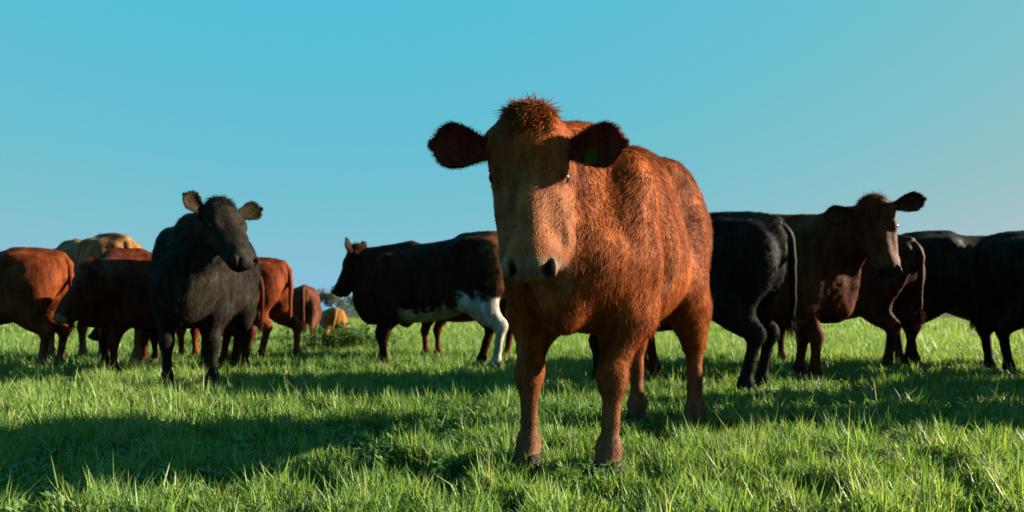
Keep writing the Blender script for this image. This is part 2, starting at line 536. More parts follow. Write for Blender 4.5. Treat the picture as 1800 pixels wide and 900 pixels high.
            F.cap(A + (-.12, 0, 0), B2, 0.15, 0.12, side=(0, 1, 0), fl=0.78, k=0.08)
            F.cap(B, C + (0.03, 0, .02), 0.105, 0.058, side=(0, 1, 0), fl=0.85, k=0.06)
            F.cap(B2, C, 0.108, 0.054, side=(0, 1, 0), fl=0.8, k=0.05)
            F.ell(C, (0.060, 0.045, 0.072), k=0.03)
            F.cap(C + (0.005, 0, -0.03), D, 0.046 * thin, 0.038 * thin, k=0.03)
            F.ell(D, (0.050, 0.048, 0.050), k=0.03)
            F.cap(D, E, 0.041, 0.046, k=0.02)
            hooves.append((E, (1, 0)))
    else:
        for s in (-1, 1):
            F.cap((0.45, s * 0.20, 0.30), (0.74, s * 0.24, 0.10), 0.10, 0.055, k=0.05)
            F.cap((0.74, s * 0.24, 0.09), (0.42, s * 0.25, 0.05), 0.050, 0.04, k=0.03)
            F.ell((-0.52, s * 0.23, 0.27), (0.27, 0.14, 0.22), k=0.07)
            F.cap((-0.38, s * 0.32, 0.18), (-0.66, s * 0.34, 0.08), 0.10, 0.055, k=0.05)
            F.cap((-0.66, s * 0.34, 0.07), (-0.30, s * 0.36, 0.05), 0.05, 0.042, k=0.03)
            hooves.append((np.array((0.38, s * 0.25, 0)), (-1, 0))); hooves.append((np.array((-0.24, s * 0.36, 0)), (1, 0)))
    if sheath:
        F.cap((-0.22, 0, 0.54), (-0.02, 0, 0.47), 0.07, 0.06, k=0.06)
        F.cap((-0.06, 0, 0.47), (0.03, 0, 0.375), 0.045, 0.026, side=(0, 1, 0), fl=0.6, k=0.03)
    # neck
    a0 = np.array((0.44, 0, 0.97 + sz(.44))); b0 = H(0.10, -0.14, 0)
    mid = a0 * .42 + b0 * .58 + np.array((0.0, 0, 0.01))
    nd = nrm(b0 - a0); sd = nrm(np.cross((0, 0, 1.0), nd) + 1e-6 * w)
    F.cap(a0, mid, 0.26, 0.185, side=sd, fl=0.74, k=0.08)
    F.cap(mid, b0, 0.185, 0.125 * S, side=sd, fl=0.78, k=0.035)
    F.cap(np.array((0.48, 0, 1.18 + sz(.5))), H(0.07, -0.13, 0), 0.07, 0.065 * S, k=0.08)       # crest
    F.cap(np.array((0.70, 0, 0.74 + sz(.7))), H(0.20, -0.24, 0), 0.085, 0.038 * S, side=sd, fl=0.5, k=0.07)   # dewlap
    # head
    AX = [d, v, w]
    F.ell(H(0.085, -0.075, 0), np.array((0.125, 0.105, 0.122)) * S, AX, k=0.05)
    F.ell(H(0.015, -0.045, 0), np.array((0.060, 0.060, 0.080)) * S, AX, k=0.06)               # poll
    F.cap(H(0.14, -0.094, 0), H(0.43, -0.088, 0), 0.096 * S, 0.070 * S, side=w, fl=1.22, k=0.05)
    F.ell(H(0.29, -0.045, 0), np.array((0.19, 0.052, 0.040)) * S, AX, k=0.06)                # nasal bridge
    F.ell(H(0.475, -0.078, 0), np.array((0.074, 0.073, 0.093)) * S, AX, k=0.04)               # muzzle
    F.ell(H(0.515, -0.065, 0), np.array((0.044, 0.054, 0.084)) * S, AX, k=0.02)              # nose pad
    F.cap(H(0.12, -0.20, 0), H(0.46, -0.140, 0), 0.058 * S, 0.036 * S, side=w, fl=1.25, k=0.05)   # jaw
    F.ell(H(0.475, -0.145, 0), np.array((0.050, 0.026, 0.056)) * S, AX, k=0.02)               # chin
    for s in (-1, 1):
        F.ell(H(0.19, -0.120, s * 0.062), np.array((0.150, 0.080, 0.038)) * S, AX, k=0.06)     # cheek
        F.ell(H(0.335, -0.105, s * 0.066), np.array((0.110, 0.055, 0.030)) * S, AX, k=0.04)     # side of the face
        F.ell(H(0.185, -0.040, s * 0.096), np.array((0.050, 0.034, 0.030)) * S, AX, k=0.03)    # brow
        F.ell(H(0.205, -0.056, s * 0.130), np.array((0.030, 0.021, 0.016)) * S, AX, k=0.012, carve=True)  # eye socket
        F.ell(H(0.180, -0.054, s * 0.117), np.array((0.032, 0.010, 0.014)) * S, [d, v + d * .25, w], k=0.012)   # upper lid
        F.ell(H(0.055, -0.095, s * 0.112), np.array((0.040, 0.045, 0.045)) * S, AX, k=0.04)     # ear root
        na = [d * .55 + v * .6 + w * s * .5, w * s - v * .7, d]
        F.ell(H(0.520, -0.034, s * 0.060), np.array((0.030, 0.0135, 0.034)) * S, [nrm(d * .75 - w * s * .66), nrm(w * s * .75 + d * .66), v], k=0.008, carve=True)
        F.ell(H(0.520, -0.045, s * 0.076), np.array((0.032, 0.036, 0.013)) * S, [d, v, w], k=0.012)     # wing of the nostril
        F.cap(H(0.525, -0.122, s * 0.02), H(0.455, -0.122, s * 0.078), 0.010 * S, 0.006 * S, k=0.008, carve=True)   # mouth line
    V, Q = F.mesh()
    V = relax(V, Q, 1)
    N = vert_normals(V, Q)
    V = V + N * ((vnoise(V, 9.0) - .5) * lumps * 1.6 + (vnoise(V, 24.0) - .5) * lumps)[:, None]
    # head coordinates of every vertex
    q = (V - P) / S
    t_, a_, b_ = q @ d, q @ v, q @ w
    on_head = np.clip((0.30 - np.sqrt((t_ - .3) ** 2 + (a_ + .09) ** 2 + b_ ** 2)) / 0.06 + 0.8, 0, 1) * np.clip((0.16 - np.abs(b_)) / .02, 0, 1) * np.clip((a_ + .24) / .03, 0, 1)
    base = np.array(base)
    C = np.tile(base, (len(V), 1))
    mott = (vnoise(V, 3.0) - .5) * 0.5 + (vnoise(V, 8.0) - .5) * 0.4
    streak = (vnoise(V * np.array((1, 1, .22)), 22.0) - .5) * .7 + (vnoise(V * np.array((1, 1, .3)), 9.0) - .5) * .6
    C = C * np.clip(1 + (mott + streak)[:, None] * np.array((0.85, 1.0, 1.0)), .35, 2)
    if leg_tint is not None:
        k_ = np.clip((0.42 - V[:, 2]) / 0.25, 0, 1)[:, None] * (0.75 + 0.5 * vnoise(V, 12)[:, None])
        C = C * (1 - np.clip(k_, 0, 1)) + np.array(leg_tint) * np.clip(k_, 0, 1)
    if face is not None:
        k_ = (on_head * np.clip((t_ - 0.16) / 0.12, 0, 1) * np.clip((a_ + .24) / .06, 0, 1))[:, None]
        C = C * (1 - k_) + np.array(face) * k_ * (0.8 + 0.4 * vnoise(V, 30)[:, None])
    if paint is not None:
        C = paint(V, C, t_, a_, b_, on_head)
    nk = (on_head * np.clip((t_ - 0.492 + 0.02 * (np.abs(b_) > .07)) / 0.012, 0, 1) * np.clip((a_ + .135) / .015, 0, 1))[:, None]
    C = C * (1 - nk) + np.array(nose) * nk * (0.75 + 0.5 * vnoise(V, 45)[:, None])
    C = np.clip(C, 0.002, 0.9)
    for s in (-1, 1):      # dark colour inside the nostrils
        k_ = np.clip(1.6 - np.linalg.norm((q - (0.520, 0, 0))[:, None, :] * 0 + np.stack([(t_ - .520) / .030, (a_ + .05) / .028, (b_ - s * .060) / .016], 1)[:, None, :], axis=2)[:, 0], 0, .9)[:, None]
        C = C * (1 - k_) + np.array((0.012, 0.008, 0.006)) * k_
    body = mesh_from('body', V, Q, M_HIDE, C, True, root)
    # hair of the coat
    t, W = sample(V, Q, hairs)
    p, n, c = lerp3(V, t, W), rows(lerp3(N, t, W)), lerp3(C, t, W)
    oh = lerp3(on_head[:, None], t, W)[:, 0]; nkk = lerp3(nk, t, W)[:, 0]
    flow = np.tile(np.array((-0.55, 0, -0.9)), (len(p), 1)) + (np.stack([vnoise(p, 4), vnoise(p + 7, 4), vnoise(p + 13, 4)], 1) - .5) * 1.3
    flow[oh > .5] = d * .8 + np.array((0, 0, -.3)) + (RNG.random(((oh > .5).sum(), 3)) - .5) * .5
    ln = np.full(len(p), hair_len / scale)
    ln *= np.clip(0.35 + p[:, 2] * 1.0, 0.4, 1.0) if not lying else 0.9
    ln[oh > .5] *= 0.55
    ln *= 0.75 + 0.6 * vnoise(p, 6)
    ln[(oh > .5) & (q_dot(p, P, d, S) > .42)] *= 0.5
    keep = nkk < .3
    tuft = np.stack([vnoise(p * np.array((1, 1, .45)) + o_, 55) for o_ in (0, 5, 11)], 1) - .5
    flow = rows(flow) + tuft * .5 * (oh < .5)[:, None] + tuft * .4 * (oh >= .5)[:, None]
    c = c * (0.72 + .56 * vnoise(p * np.array((1, 1, .22)) + 3, 48))[:, None]
    SV, SCc = strands(p[keep], n[keep], flow[keep], ln[keep], hair_w / scale, 0.16, c[keep], 0.5, 0.13)
    svs = [SV]; scs = [SCc]
    # forelock
    if forelock:
        cand = np.nonzero((t_ > -.06) & (t_ < .07) & (np.abs(b_) < .075) & (a_ > -.09) & (N @ (v - d) > .5))[0]
        ids = RNG.choice(cand, forelock)
        hp = V[ids] + RNG.normal(0, .003, (forelock, 3)); hn = N[ids]
        fl = np.tile(d * .8, (forelock, 1)) + RNG.normal(0, .45, (forelock, 3))
        hv, hc = strands(hp, hn, fl, np.full(forelock, 0.055 * S), 0.0030 / scale, 0.30, np.tile(base * 1.05, (forelock, 1)), 0.9, 0.22)
        fo = mesh_from('forelock', hv, np.arange(len(hv)).reshape(-1, 3), M_FUR, np.clip(hc, 0, 1), False, root)
        fo['kind'] = 'stuff'
    # ears
    ear = ear or [(-0.05, 0.18, 1.0), (-0.05, 0.18, 1.0)]      # (along d, along v, outward) for left, right
    ein = np.array(ear_in if ear_in is not None else base * 0.8)
    for s, ed in ((1, ear[0]), (-1, ear[1])):
        e = d * ed[0] + v * ed[1] + w * (s * ed[2])
        f_ = v * 0.75 + d * 0.55 if len(ed) < 4 else v * ed[3] + d * (1 - ed[3]) + w * (s * (ed[4] if len(ed) > 4 else 0))
        EV, EF, En, eo, ee, ff, rim = ear_shell(H(ear_t, -0.075, s * 0.120), e, f_, ear_size[0] * S, ear_size[1] * S)
        ec = np.tile(base * 0.85, (len(EV), 1)); ec[:eo] = ein
        # hairs on the outside and a fringe along the rim
        m = 1800 if hairs > 100000 else (600 if hairs > 30000 else 150)
        t2, W2 = sample(EV, EF, m)
        p2 = lerp3(EV, t2, W2); inn = t2[:, 0] < eo
        n2 = np.where(inn[:, None], En[np.clip(t2[:, 0] % eo, 0, eo - 1)], -En[np.clip(t2[:, 0] % eo, 0, eo - 1)])
        a2, c2 = strands(p2, n2, np.tile(ee, (m, 1)), np.full(m, 0.018 * S), hair_w / scale, 0.25, lerp3(ec, t2, W2), .6, .18)
        rr = np.array(rim); rid = RNG.integers(0, len(rim) - 1, m); ctr = EV[:eo].mean(0); q3 = RNG.random((m, 1))
        p3 = EV[rr[rid]] * q3 + EV[rr[rid + 1]] * (1 - q3) + RNG.normal(0, .003, (m, 3)); o3 = rows(p3 - ctr)
        a3, c3 = strands(p3, np.tile(ff, (m, 1)), o3 + ee * .7, np.full(m, 0.016 * S), hair_w * .8 / scale, 0.15, np.tile(base * .6, (m, 1)), .8, .14)
        vv = np.concatenate([a2, a3]); cc = np.concatenate([c2, c3])
        er = mesh_from('ear', EV, EF, M_HIDE, np.clip(ec, 0, 1), True, root)
        eh = mesh_from('ear_hair', vv, np.arange(len(vv)).reshape(-1, 3), M_FUR, np.clip(cc, 0, 1), False, er); eh['kind'] = 'stuff'
        if tagged and s == 1:
            cx = np.cross(ff, ee)
            o = H(ear_t, -0.075, s * 0.120) + ee * 0.095 * S - cx * 0.012 * S + ff * 0.022 * S
            if cx[2] > 0: cx = -cx
            tv = []
            for dz in (0, 1):
                for (x_, y_) in ((-.010, 0), (.010, 0), (.019, .014), (.019, .050), (-.019, .050), (-.019, .014)):
                    tv.append(o + ee * x_ + cx * y_ + ff * (0.004 * dz))
            tf = [(0, 1, 2, 5), (5, 2, 3, 4), (11, 8, 7, 6), (10, 9, 8, 11)] + [(i, i + 6, (i + 1) % 6 + 6, (i + 1) % 6) for i in range(6)]
            mesh_from('ear_tag', tv, tf, M_TAG, None, False, er)
        # eye
        ev, ef = uv_ball(H(0.205, -0.054, s * 0.110), 0.0235 * S, 14, 8)
        mesh_from('eye', ev, ef, M_EYE, None, True, root)
    fv = np.concatenate(svs); fc = np.concatenate(scs)
    fur = mesh_from('fur', fv, np.arange(len(fv)).reshape(-1, 3), M_FUR, np.clip(fc, 0, 1), False, root); fur['kind'] = 'stuff'
    # tail
    zt = 1.21 + sz(-.82)
    if lying:
        pts = [(-0.80, 0, zt), (-0.90, .03, zt - .12), (-0.93, .08, zt - .35), (-0.90, .2, .10), (-0.8, .32, .06)]
    else:
        ts = tail_side
        pts = [(-0.80, 0, zt), (-0.862, ts * .2, zt - .06), (-0.885, ts * .5, zt - .22), (-0.880, ts * .8, zt - .42), (-0.872, ts, zt - .60), (-0.868, ts, zt - .70)]
    rads = [.042, .036, .030, .025, .021, .014][:len(pts)]
    P_ = np.array(pts, float); u_ = np.linspace(0, len(pts) - 1, 22)
    ker_ = np.array((.25, .5, .25)); sm_ = np.stack([np.interp(u_, np.arange(len(pts)), P_[:, i]) for i in range(3)], 1)
    for _ in range(6): sm_[1:-1] = sm_[:-2] * .25 + sm_[1:-1] * .5 + sm_[2:] * .25
    sm_[:, :2] += np.cumsum(RNG.normal(0, .003, (22, 2)), axis=0)
    tv, tf = tube(sm_, np.interp(u_, np.arange(len(pts)), rads), 8)
    tl = mesh_from('tail', tv, tf, M_HIDE, np.tile(base * .9, (len(tv), 1)), True, root)
    m = 240
    k_ = RNG.random(m)[:, None]
    pa = np.array(pts[-2]) * (1 - k_) + np.array(pts[-1]) * k_ + RNG.normal(0, .012, (m, 3))
    on = RNG.normal(0, 1, (m, 3)); on[:, 2] *= .2
    a4, c4 = strands(pa, rows(on), np.tile(np.array((0, 0, -1.0)), (m, 1)), np.full(m, 0.13), 0.005, 0.12, np.tile(base * .6, (m, 1)))
    a4[:, 2] = np.maximum(a4[:, 2], 0.02)
    tt = mesh_from('tail_tuft', a4, np.arange(len(a4)).reshape(-1, 3), M_FUR, np.clip(c4, 0, 1), False, tl); tt['kind'] = 'stuff'
    for p_, fw in hooves:
        wp = R.T @ (np.array((p_[0], p_[1], 0)) * scale); HOOFS.append((wp[0] + loc[0], wp[1] + loc[1]))
        hv, hf = hoof_mesh(p_, fw)
        mesh_from('hoof', hv, hf, M_HOOF, None, True, root)
    return root

def q_dot(p, P, d, S):
    return ((p - P) / S) @ d

def uv_ball(c, r, nu, nv):
    V = []; F = []
    for i in range(nv + 1):
        th = math.pi * min(max(i / nv, 0.002), 0.998)
        for j in range(nu):
            ph = 2 * math.pi * j / nu
            V.append((c[0] + r * math.sin(th) * math.cos(ph), c[1] + r * math.sin(th) * math.sin(ph), c[2] + r * math.cos(th)))
    for i in range(nv):
        for j in range(nu):
            k = (j + 1) % nu
            F.append((i * nu + j, (i + 1) * nu + j, (i + 1) * nu + k, i * nu + k))
    return np.array(V), np.array(F)

RED = (0.205, 0.048, 0.0105)
DRED = (0.055, 0.013, 0.006)
BLACK = (0.0105, 0.0092, 0.0082)
BROWN = (0.088, 0.0205, 0.0065)
TAN = (0.1782, 0.0858, 0.033)

def world_xy(px, Y):
    return (px - 900) * Y / FPX

def hereford(V, C, t, a, b, oh):
    x, y, z = V.T
    nz = (vnoise(V, 5) - .5) * .16 + (vnoise(V, 26) - .5) * .09 + (vnoise(V, 60) - .5) * .06
    white = np.array((0.33, 0.31, 0.28)) * (0.55 + .8 * vnoise(V, 14)[:, None]) * (0.62 + .38 * np.clip((z - .12) / .35, 0, 1))[:, None]   # soiled towards the hoof
    belly = np.clip((0.64 + nz - z + 0.06 * np.clip((-x) / .3, -1, .6)) / .05, 0, 1) * np.clip((.30 - x) / .1, 0, 1) * (z > .44)
    leg = np.clip((0.76 + nz - z) / .06, 0, 1) * np.clip((-.28 + nz - x) / .06, 0, 1) * (y > 0.02)
    k = np.maximum(belly, leg)[:, None]
    C = C * (1 - k) + white * k
    rump = (np.clip((-.60 - x + nz) / .08, 0, 1) * np.clip((z - .78) / .06, 0, 1))[:, None] * .8
    return C * (1 - rump) + np.array((0.13, 0.045, 0.018)) * rump

# --- the red steer in front
make_cow('cow', 'large reddish brown steer facing the camera in the foreground', (0.435, 3.10), 247, RED,
         (0.055, 2.33, 1.222), (0.0, -0.26, -0.965), hup=(0.01, -0.95, 0.25), scale=1.0, hs=0.965, res=0.0085, hairs=300000, hair_w=0.0019, hair_len=0.027,
         face=(0.225, 0.080, 0.035), nose=(0.175, 0.11, 0.075), tagged=True, sheath=True, leg_tint=(0.13, 0.06, 0.034), ear_in=(0.10, 0.016, 0.008),
         forelock=1400, tail_side=-0.05, girth=0.86, slope=-0.06, feet={'fr': (0.0, -0.03), 'fl': (0.0, -0.04), 'hl': (0.03, 0.06), 'hr': (-0.08, 0.08)},
         ear=[(0.06, 0.42, 1.0, 0.85, -0.1), (0.0, 0.22, 1.0, 0.8, 0.05)], ear_size=(0.200, 0.142), ear_t=0.10, lumps=0.005, chest=0.030, thin=0.88)
# --- black heifer on the left, chest towards us and head turned right
make_cow('cow', 'black cow facing us at left with its head turned right', (-2.42, 5.87), 280, (0.0160, 0.0132, 0.0108),
         (-1.97, 5.02, 1.345), (0.50, -0.42, -0.76), scale=1.0, hs=1.0, girth=0.86, thin=0.9, res=0.014, hairs=90000, hair_w=0.0032, hair_len=0.034,
         nose=(0.0198, 0.01452, 0.0132), ear_in=(0.0264, 0.01716, 0.0099), forelock=500,
         ear=[(-0.10, 0.45, 1.0, 0.7, 0.2), (-0.30, 0.55, 0.9, 0.7, 0.3)])
# --- red cow behind it, rump towards the sun
make_cow('cow', 'red cow with sunlit rump standing just right of the black cow', (-3.36, 8.7), 172, (0.1254, 0.02772, 0.0099),
         (-4.2, 8.75, 0.95), (-0.8, 0.1, -0.6), scale=0.92, hs=0.95, feet={'hl': (0.10, 0), 'hr': (-0.22, 0.02)}, girth=0.95)
make_cow('calf', 'brown calf seen from behind with low back left of the dark cow', (-3.40, 12.2), 102, (0.0858, 0.0297, 0.01584),
         (-3.65, 13.0, 0.55), (-0.3, 0.7, -0.7), scale=0.76, hs=0.8, res=0.02, hairs=9000, hair_w=0.006, feet={'hr': (-0.12, 0.0)}, cat='calf')
make_cow('calf', 'orange tan calf lying in the grass behind the others', (-3.38, 13.9), 110, (0.2112, 0.0924, 0.0231),
         (-3.55, 14.5, 0.5), (-0.3, 0.6, -0.5), scale=0.74, hs=0.7, res=0.02, hairs=9000, hair_w=0.006, lying=True, cat='calf')
# --- dark cow with white belly
make_cow('cow', 'dark brown cow with white belly and white hind leg facing left', (-0.77, 7.32), 166, (0.024, 0.0072, 0.0042),
         (-1.60, 7.50, 1.24), (-0.42, 0.10, -0.85), scale=1.0, hs=0.95, paint=hereford, slope=-0.085, res=0.015, hairs=26000,
         ear=[(-0.7, 0.5, 0.7), (-0.7, 0.5, 0.7)], ear_size=(0.19, 0.13), feet={'fl': (-0.05, 0), 'fr': (0.1, 0), 'hl': (-0.02, 0), 'hr': (0.22, 0)}, nose=(0.0198, 0.0132, 0.0132))
make_cow('cow', 'red cow hidden behind the white bellied cow with only legs showing', (-0.55, 8.9), 155, DRED,
         (-1.15, 9.3, 0.8), (-0.6, 0.4, -0.7), scale=0.93, hs=0.9, hairs=9000)
# --- black cow right of the steer
make_cow('cow', 'black cow seen from behind beside the right flank of the steer', (1.17, 5.50), 150, BLACK,
         (0.43, 5.95, 1.0), (-0.6, 0.4, -0.7), scale=0.98, hs=1.0, res=0.014, hairs=90000, hair_w=0.0032, hair_len=0.036,
         chest=-0.05, girth=1.0, feet={'hl': (0.05, 0.02), 'hr': (0.02, -0.02), 'fl': (0.0, 0), 'fr': (0.05, 0)}, tail_side=-0.03)
# --- brown cow on the right, looking back at us
make_cow('cow', 'brown cow at right with raised head turned to the camera', (1.90, 6.15), -12, BROWN,
         (2.68, 5.50, 1.42), (0.10, -0.24, -0.94), hup=(-0.32, -0.90, 0.25), chest=-0.03, scale=1.06, hs=1.05, res=0.014, hairs=50000, hair_w=0.0038,
         ear=[(0.0, 0.15, 1.0, 0.75, 0.2), (-0.08, 0.30, 1.0, 0.75, 0.2)], ear_size=(0.21, 0.13), ear_in=(0.066, 0.0198, 0.00924),
         face=(0.095, 0.026, 0.009), nose=(0.0231, 0.0165, 0.01452), forelock=500, feet={'fl': (-0.05, 0.05), 'hl': (-0.1, 0)})
make_cow('cow', 'reddish brown cow half hidden behind the face of the cow looking back', (3.27, 7.50), 122, (0.045, 0.012, 0.0055),
         (2.8, 8.25, 0.95), (-0.5, 0.5, -0.7), scale=1.0, hs=1.0)
make_cow('cow', 'black cow at right behind the reddish brown cow', (4.72, 7.45), -7, BLACK,
         (5.65, 7.3, 1.1), (0.7, -0.1, -0.7), chest=-0.09, scale=1.06, hs=1.0)
make_cow('cow', 'black cow cut by the right edge of the photo', (4.95, 6.45), -8, BLACK,
         (5.85, 6.3, 1.1), (0.7, -0.1, -0.7), chest=-0.09, hairs=24000, hair_len=0.032, scale=0.98, hs=1.0)
make_cow('cow', 'black cow just outside the frame beside the cow cut by the right edge', (4.75, 5.0), 6, BLACK,
         (5.65, 5.1, 0.9), (0.7, 0.1, -0.7), scale=1.0, hs=1.0, hairs=3000, res=0.03)  # unseen cow, added to cast the shadow band across the grass at right
make_cow('cow', 'black cow farthest right outside the frame beyond its two neighbours', (6.35, 5.75), 4, BLACK,
         (7.3, 5.8, 0.9), (0.7, 0.1, -0.7), scale=1.0, hs=1.0, hairs=3000, res=0.03)  # out of view, put here to fill a gap in the ground shadow
make_cow('cow', 'black cow outside the frame nearest to the camera on the right', (4.35, 4.15), -4, BLACK,
         (5.25, 4.1, 0.9), (0.7, 0.0, -0.7), scale=1.0, hs=1.0, hairs=3000, res=0.03)  # never in view; added to widen the dark band on the turf
# --- group at the left edge
make_cow('cow', 'dark red cow with its head lowered to the left at far left', (-3.18, 6.78), 222, DRED,
         (-3.42, 5.98, 0.98), (-0.45, -0.22, -0.82), scale=0.88, hs=0.95, res=0.015, hairs=26000, nose=(0.132, 0.1056, 0.0726))
make_cow('cow', 'red cow with sunlit rump cut by the left edge of the photo', (-4.95, 6.95), 183, (0.115, 0.026, 0.008),
         (-5.75, 6.9, 0.9), (-0.7, -0.1, -0.7), scale=0.90, hs=0.95, leg_tint=(0.132, 0.0594, 0.0363))
make_cow('cow', 'tan cow whose pale lit back shows above the red cows', (-4.66, 8.15), 143, TAN,
         (-5.33, 8.65, 1.0), (-0.6, 0.4, -0.7), scale=1.07, hs=1.0, leg_tint=(0.198, 0.1122, 0.0726))

make_cow('cow', 'dark red cow almost hidden behind the black cow and the cow with lowered head', (-3.40, 7.85), 184, DRED,
         (-4.15, 7.75, 0.70), (-0.6, 0.0, -0.8), scale=0.82, hs=0.85, hairs=9000)

# ------------------------------------------------------------------ ground
def ground_mat():
    m, N, L = new_mat('pasture_soil')
    tc = N.new('ShaderNodeTexCoord')
    n1 = N.new('ShaderNodeTexNoise'); n1.inputs['Scale'].default_value = 0.6; n1.inputs['Detail'].default_value = 8
    L.new(tc.outputs['Object'], n1.inputs['Vector'])
    rp = N.new('ShaderNodeValToRGB')
    rp.color_ramp.elements[0].position = 0.3; rp.color_ramp.elements[0].color = (0.012, 0.016, 0.006, 1)
    rp.color_ramp.elements[1].position = 0.7; rp.color_ramp.elements[1].color = (0.030, 0.042, 0.011, 1)
    L.new(n1.outputs['Fac'], rp.inputs['Fac'])
    n2 = N.new('ShaderNodeTexNoise'); n2.inputs['Scale'].default_value = 25; n2.inputs['Detail'].default_value = 5
    L.new(tc.outputs['Object'], n2.inputs['Vector'])
    bp = N.new('ShaderNodeBump'); bp.inputs['Strength'].default_value = 0.8; bp.inputs['Distance'].default_value = 0.06
    L.new(n2.outputs['Fac'], bp.inputs['Height'])
    bs = N.new('ShaderNodeBsdfPrincipled'); bs.inputs['Roughness'].default_value = 0.9
    bs.inputs['Specular IOR Level'].default_value = 0.1
    L.new(rp.outputs['Color'], bs.inputs['Base Color']); L.new(bp.outputs['Normal'], bs.inputs['Normal'])
    out = N.new('ShaderNodeOutputMaterial'); L.new(bs.outputs['BSDF'], out.inputs['Surface'])
    return m
gx = np.concatenate([-np.geomspace(3000, 4, 16), np.linspace(-3, 3, 7), np.geomspace(4, 3000, 16)])
gy = np.concatenate([[-200, -50, -10], np.linspace(-4, 12, 17), np.geomspace(14, 5000, 18)])
GV = np.array([(x, y, 0) for y in gy for x in gx]); nx = len(gx)
GF = np.array([(j * nx + i, j * nx + i + 1, (j + 1) * nx + i + 1, (j + 1) * nx + i) for j in range(len(gy) - 1) for i in range(nx - 1)])
tag(mesh_from('ground', GV, GF, ground_mat(), None, True), None, None, None, 'structure')

# ------------------------------------------------------------------ grass
def n2d(x, y, f, o=0.0):
    return vnoise(np.stack([x, y, np.full_like(x, o)], 1), f)

def grass(bands, name, tall=False):
    VV, FF, CC = [], [], []; base_i = 0
    for (y0, y1, dens, wid, hgt, seg) in bands:
        wmax = 0.76 * y1 + 1.0
        n = int(dens * (y1 - y0) * 2 * wmax)
        y = RNG.uniform(y0, y1, n); x = RNG.uniform(-wmax, wmax, n)
        k = (np.abs(x) < 0.76 * y + 1.0)
        x, y = x[k], y[k]
        cl = n2d(x, y, 2.2) * .5 + n2d(x, y, 6.0, 3) * .5
        cl2 = n2d(x, y, 11.0, 9)
        k = RNG.random(len(x)) < np.clip((cl * .4 + cl2 * .9 - 0.42) * 3.4, 0.05, 1)
        x, y, cl, cl2 = x[k], y[k], cl[k], cl2[k]
        n = len(x)
        big = n2d(x, y, 0.5, 5)
        h = hgt * RNG.gamma(9, 1 / 9, n) * (0.12 + 0.55 * cl + 1.35 * cl2) * (0.85 + .3 * big)
        for (hx, hy) in HOOFS:          # turf trodden down round the hooves
            if y0 - .6 < hy < y1 + .6:
                q = ((x - hx) / .13) ** 2 + ((y - hy + .16) / .28) ** 2
                h = h * (1 - .28 * np.exp(-q))
        az = RNG.uniform(0, 2 * math.pi, n)
        lean = np.abs(RNG.normal(0.20, 0.20, n)); curl = np.abs(RNG.normal(0.40, 0.40, n))
        dx, dy = np.cos(az), np.sin(az)
        fa = az + math.pi / 2 + RNG.normal(0, .5, n)
        wx, wy = np.cos(fa), np.sin(fa)
        w = wid * RNG.uniform(0.6, 1.4, n)
        b = np.stack([x, y, np.full(n, -0.004)], 1)
        mid = b + np.stack([dx * h * .55 * np.sin(lean), dy * h * .55 * np.sin(lean), h * .55 * np.cos(lean)], 1)
        l2 = np.clip(lean + curl, 0, 2.0)
        tip = mid + np.stack([dx * h * .5 * np.sin(l2), dy * h * .5 * np.sin(l2), h * .5 * np.cos(l2)], 1)
        sv = np.stack([wx * w, wy * w, np.zeros(n)], 1) * .5
        g = RNG.random(n)
        pal = np.array([(0.032, 0.082, 0.018), (0.092, 0.168, 0.036), (0.160, 0.222, 0.062), (0.25, 0.25, 0.15)])
        tt = np.clip(g * 1.6 + (big - .5) * 1.3 + (cl2 - .5) * .8, 0, 2)
        tt = np.where(RNG.random(n) < .05, 2.9, tt)
        i0 = np.floor(tt).astype(int).clip(0, 2); f = (tt - i0)[:, None]
        c = pal[i0] * (1 - f) + pal[i0 + 1] * f
        c = c * RNG.uniform(.8, 1.2, (n, 1))
        if seg == 2:
            v = np.stack([b - sv, b + sv, mid - sv * .85, mid + sv * .85, tip], 1).reshape(-1, 3)
            o = base_i + np.arange(n)[:, None] * 5
            f3 = np.concatenate([o + [0, 1, 3], o + [0, 3, 2], o + [2, 3, 4]])
            VV.append(v); FF.append(f3); CC.append(np.repeat(c, 5, axis=0)); base_i += 5 * n
        else:
            v = np.stack([b - sv, b + sv, tip], 1).reshape(-1, 3)
            o = base_i + np.arange(n)[:, None] * 3
            VV.append(v); FF.append(o + [0, 1, 2]); CC.append(np.repeat(c, 3, axis=0)); base_i += 3 * n
    ob = mesh_from(name, np.concatenate(VV), np.concatenate(FF), M_BLADE, np.concatenate(CC), False)
    return ob

g = grass([(1.0, 1.9, 3500, .0055, .072, 2), (1.9, 3.6, 29000, .0056, .060, 2), (3.6, 6.0, 15000, .0070, .066, 2), (6.0, 10.0, 4200, .0090, .078, 2),
           (10.0, 18.0, 1300, .016, .085, 1), (18.0, 45.0, 160, .040, .11, 1)], 'grass')
tag(g, 'bright green pasture grass covering the field', 'grass', None, 'stuff')
st = grass([(2.0, 3.6, 40, .0028, .11, 2), (3.6, 7.0, 50, .004, .12, 2), (7.0, 12.0, 25, .006, .16, 2)], 'grass_stalks')
tag(st, 'tall pale grass stalks rising above the turf', 'grass', None, 'stuff')

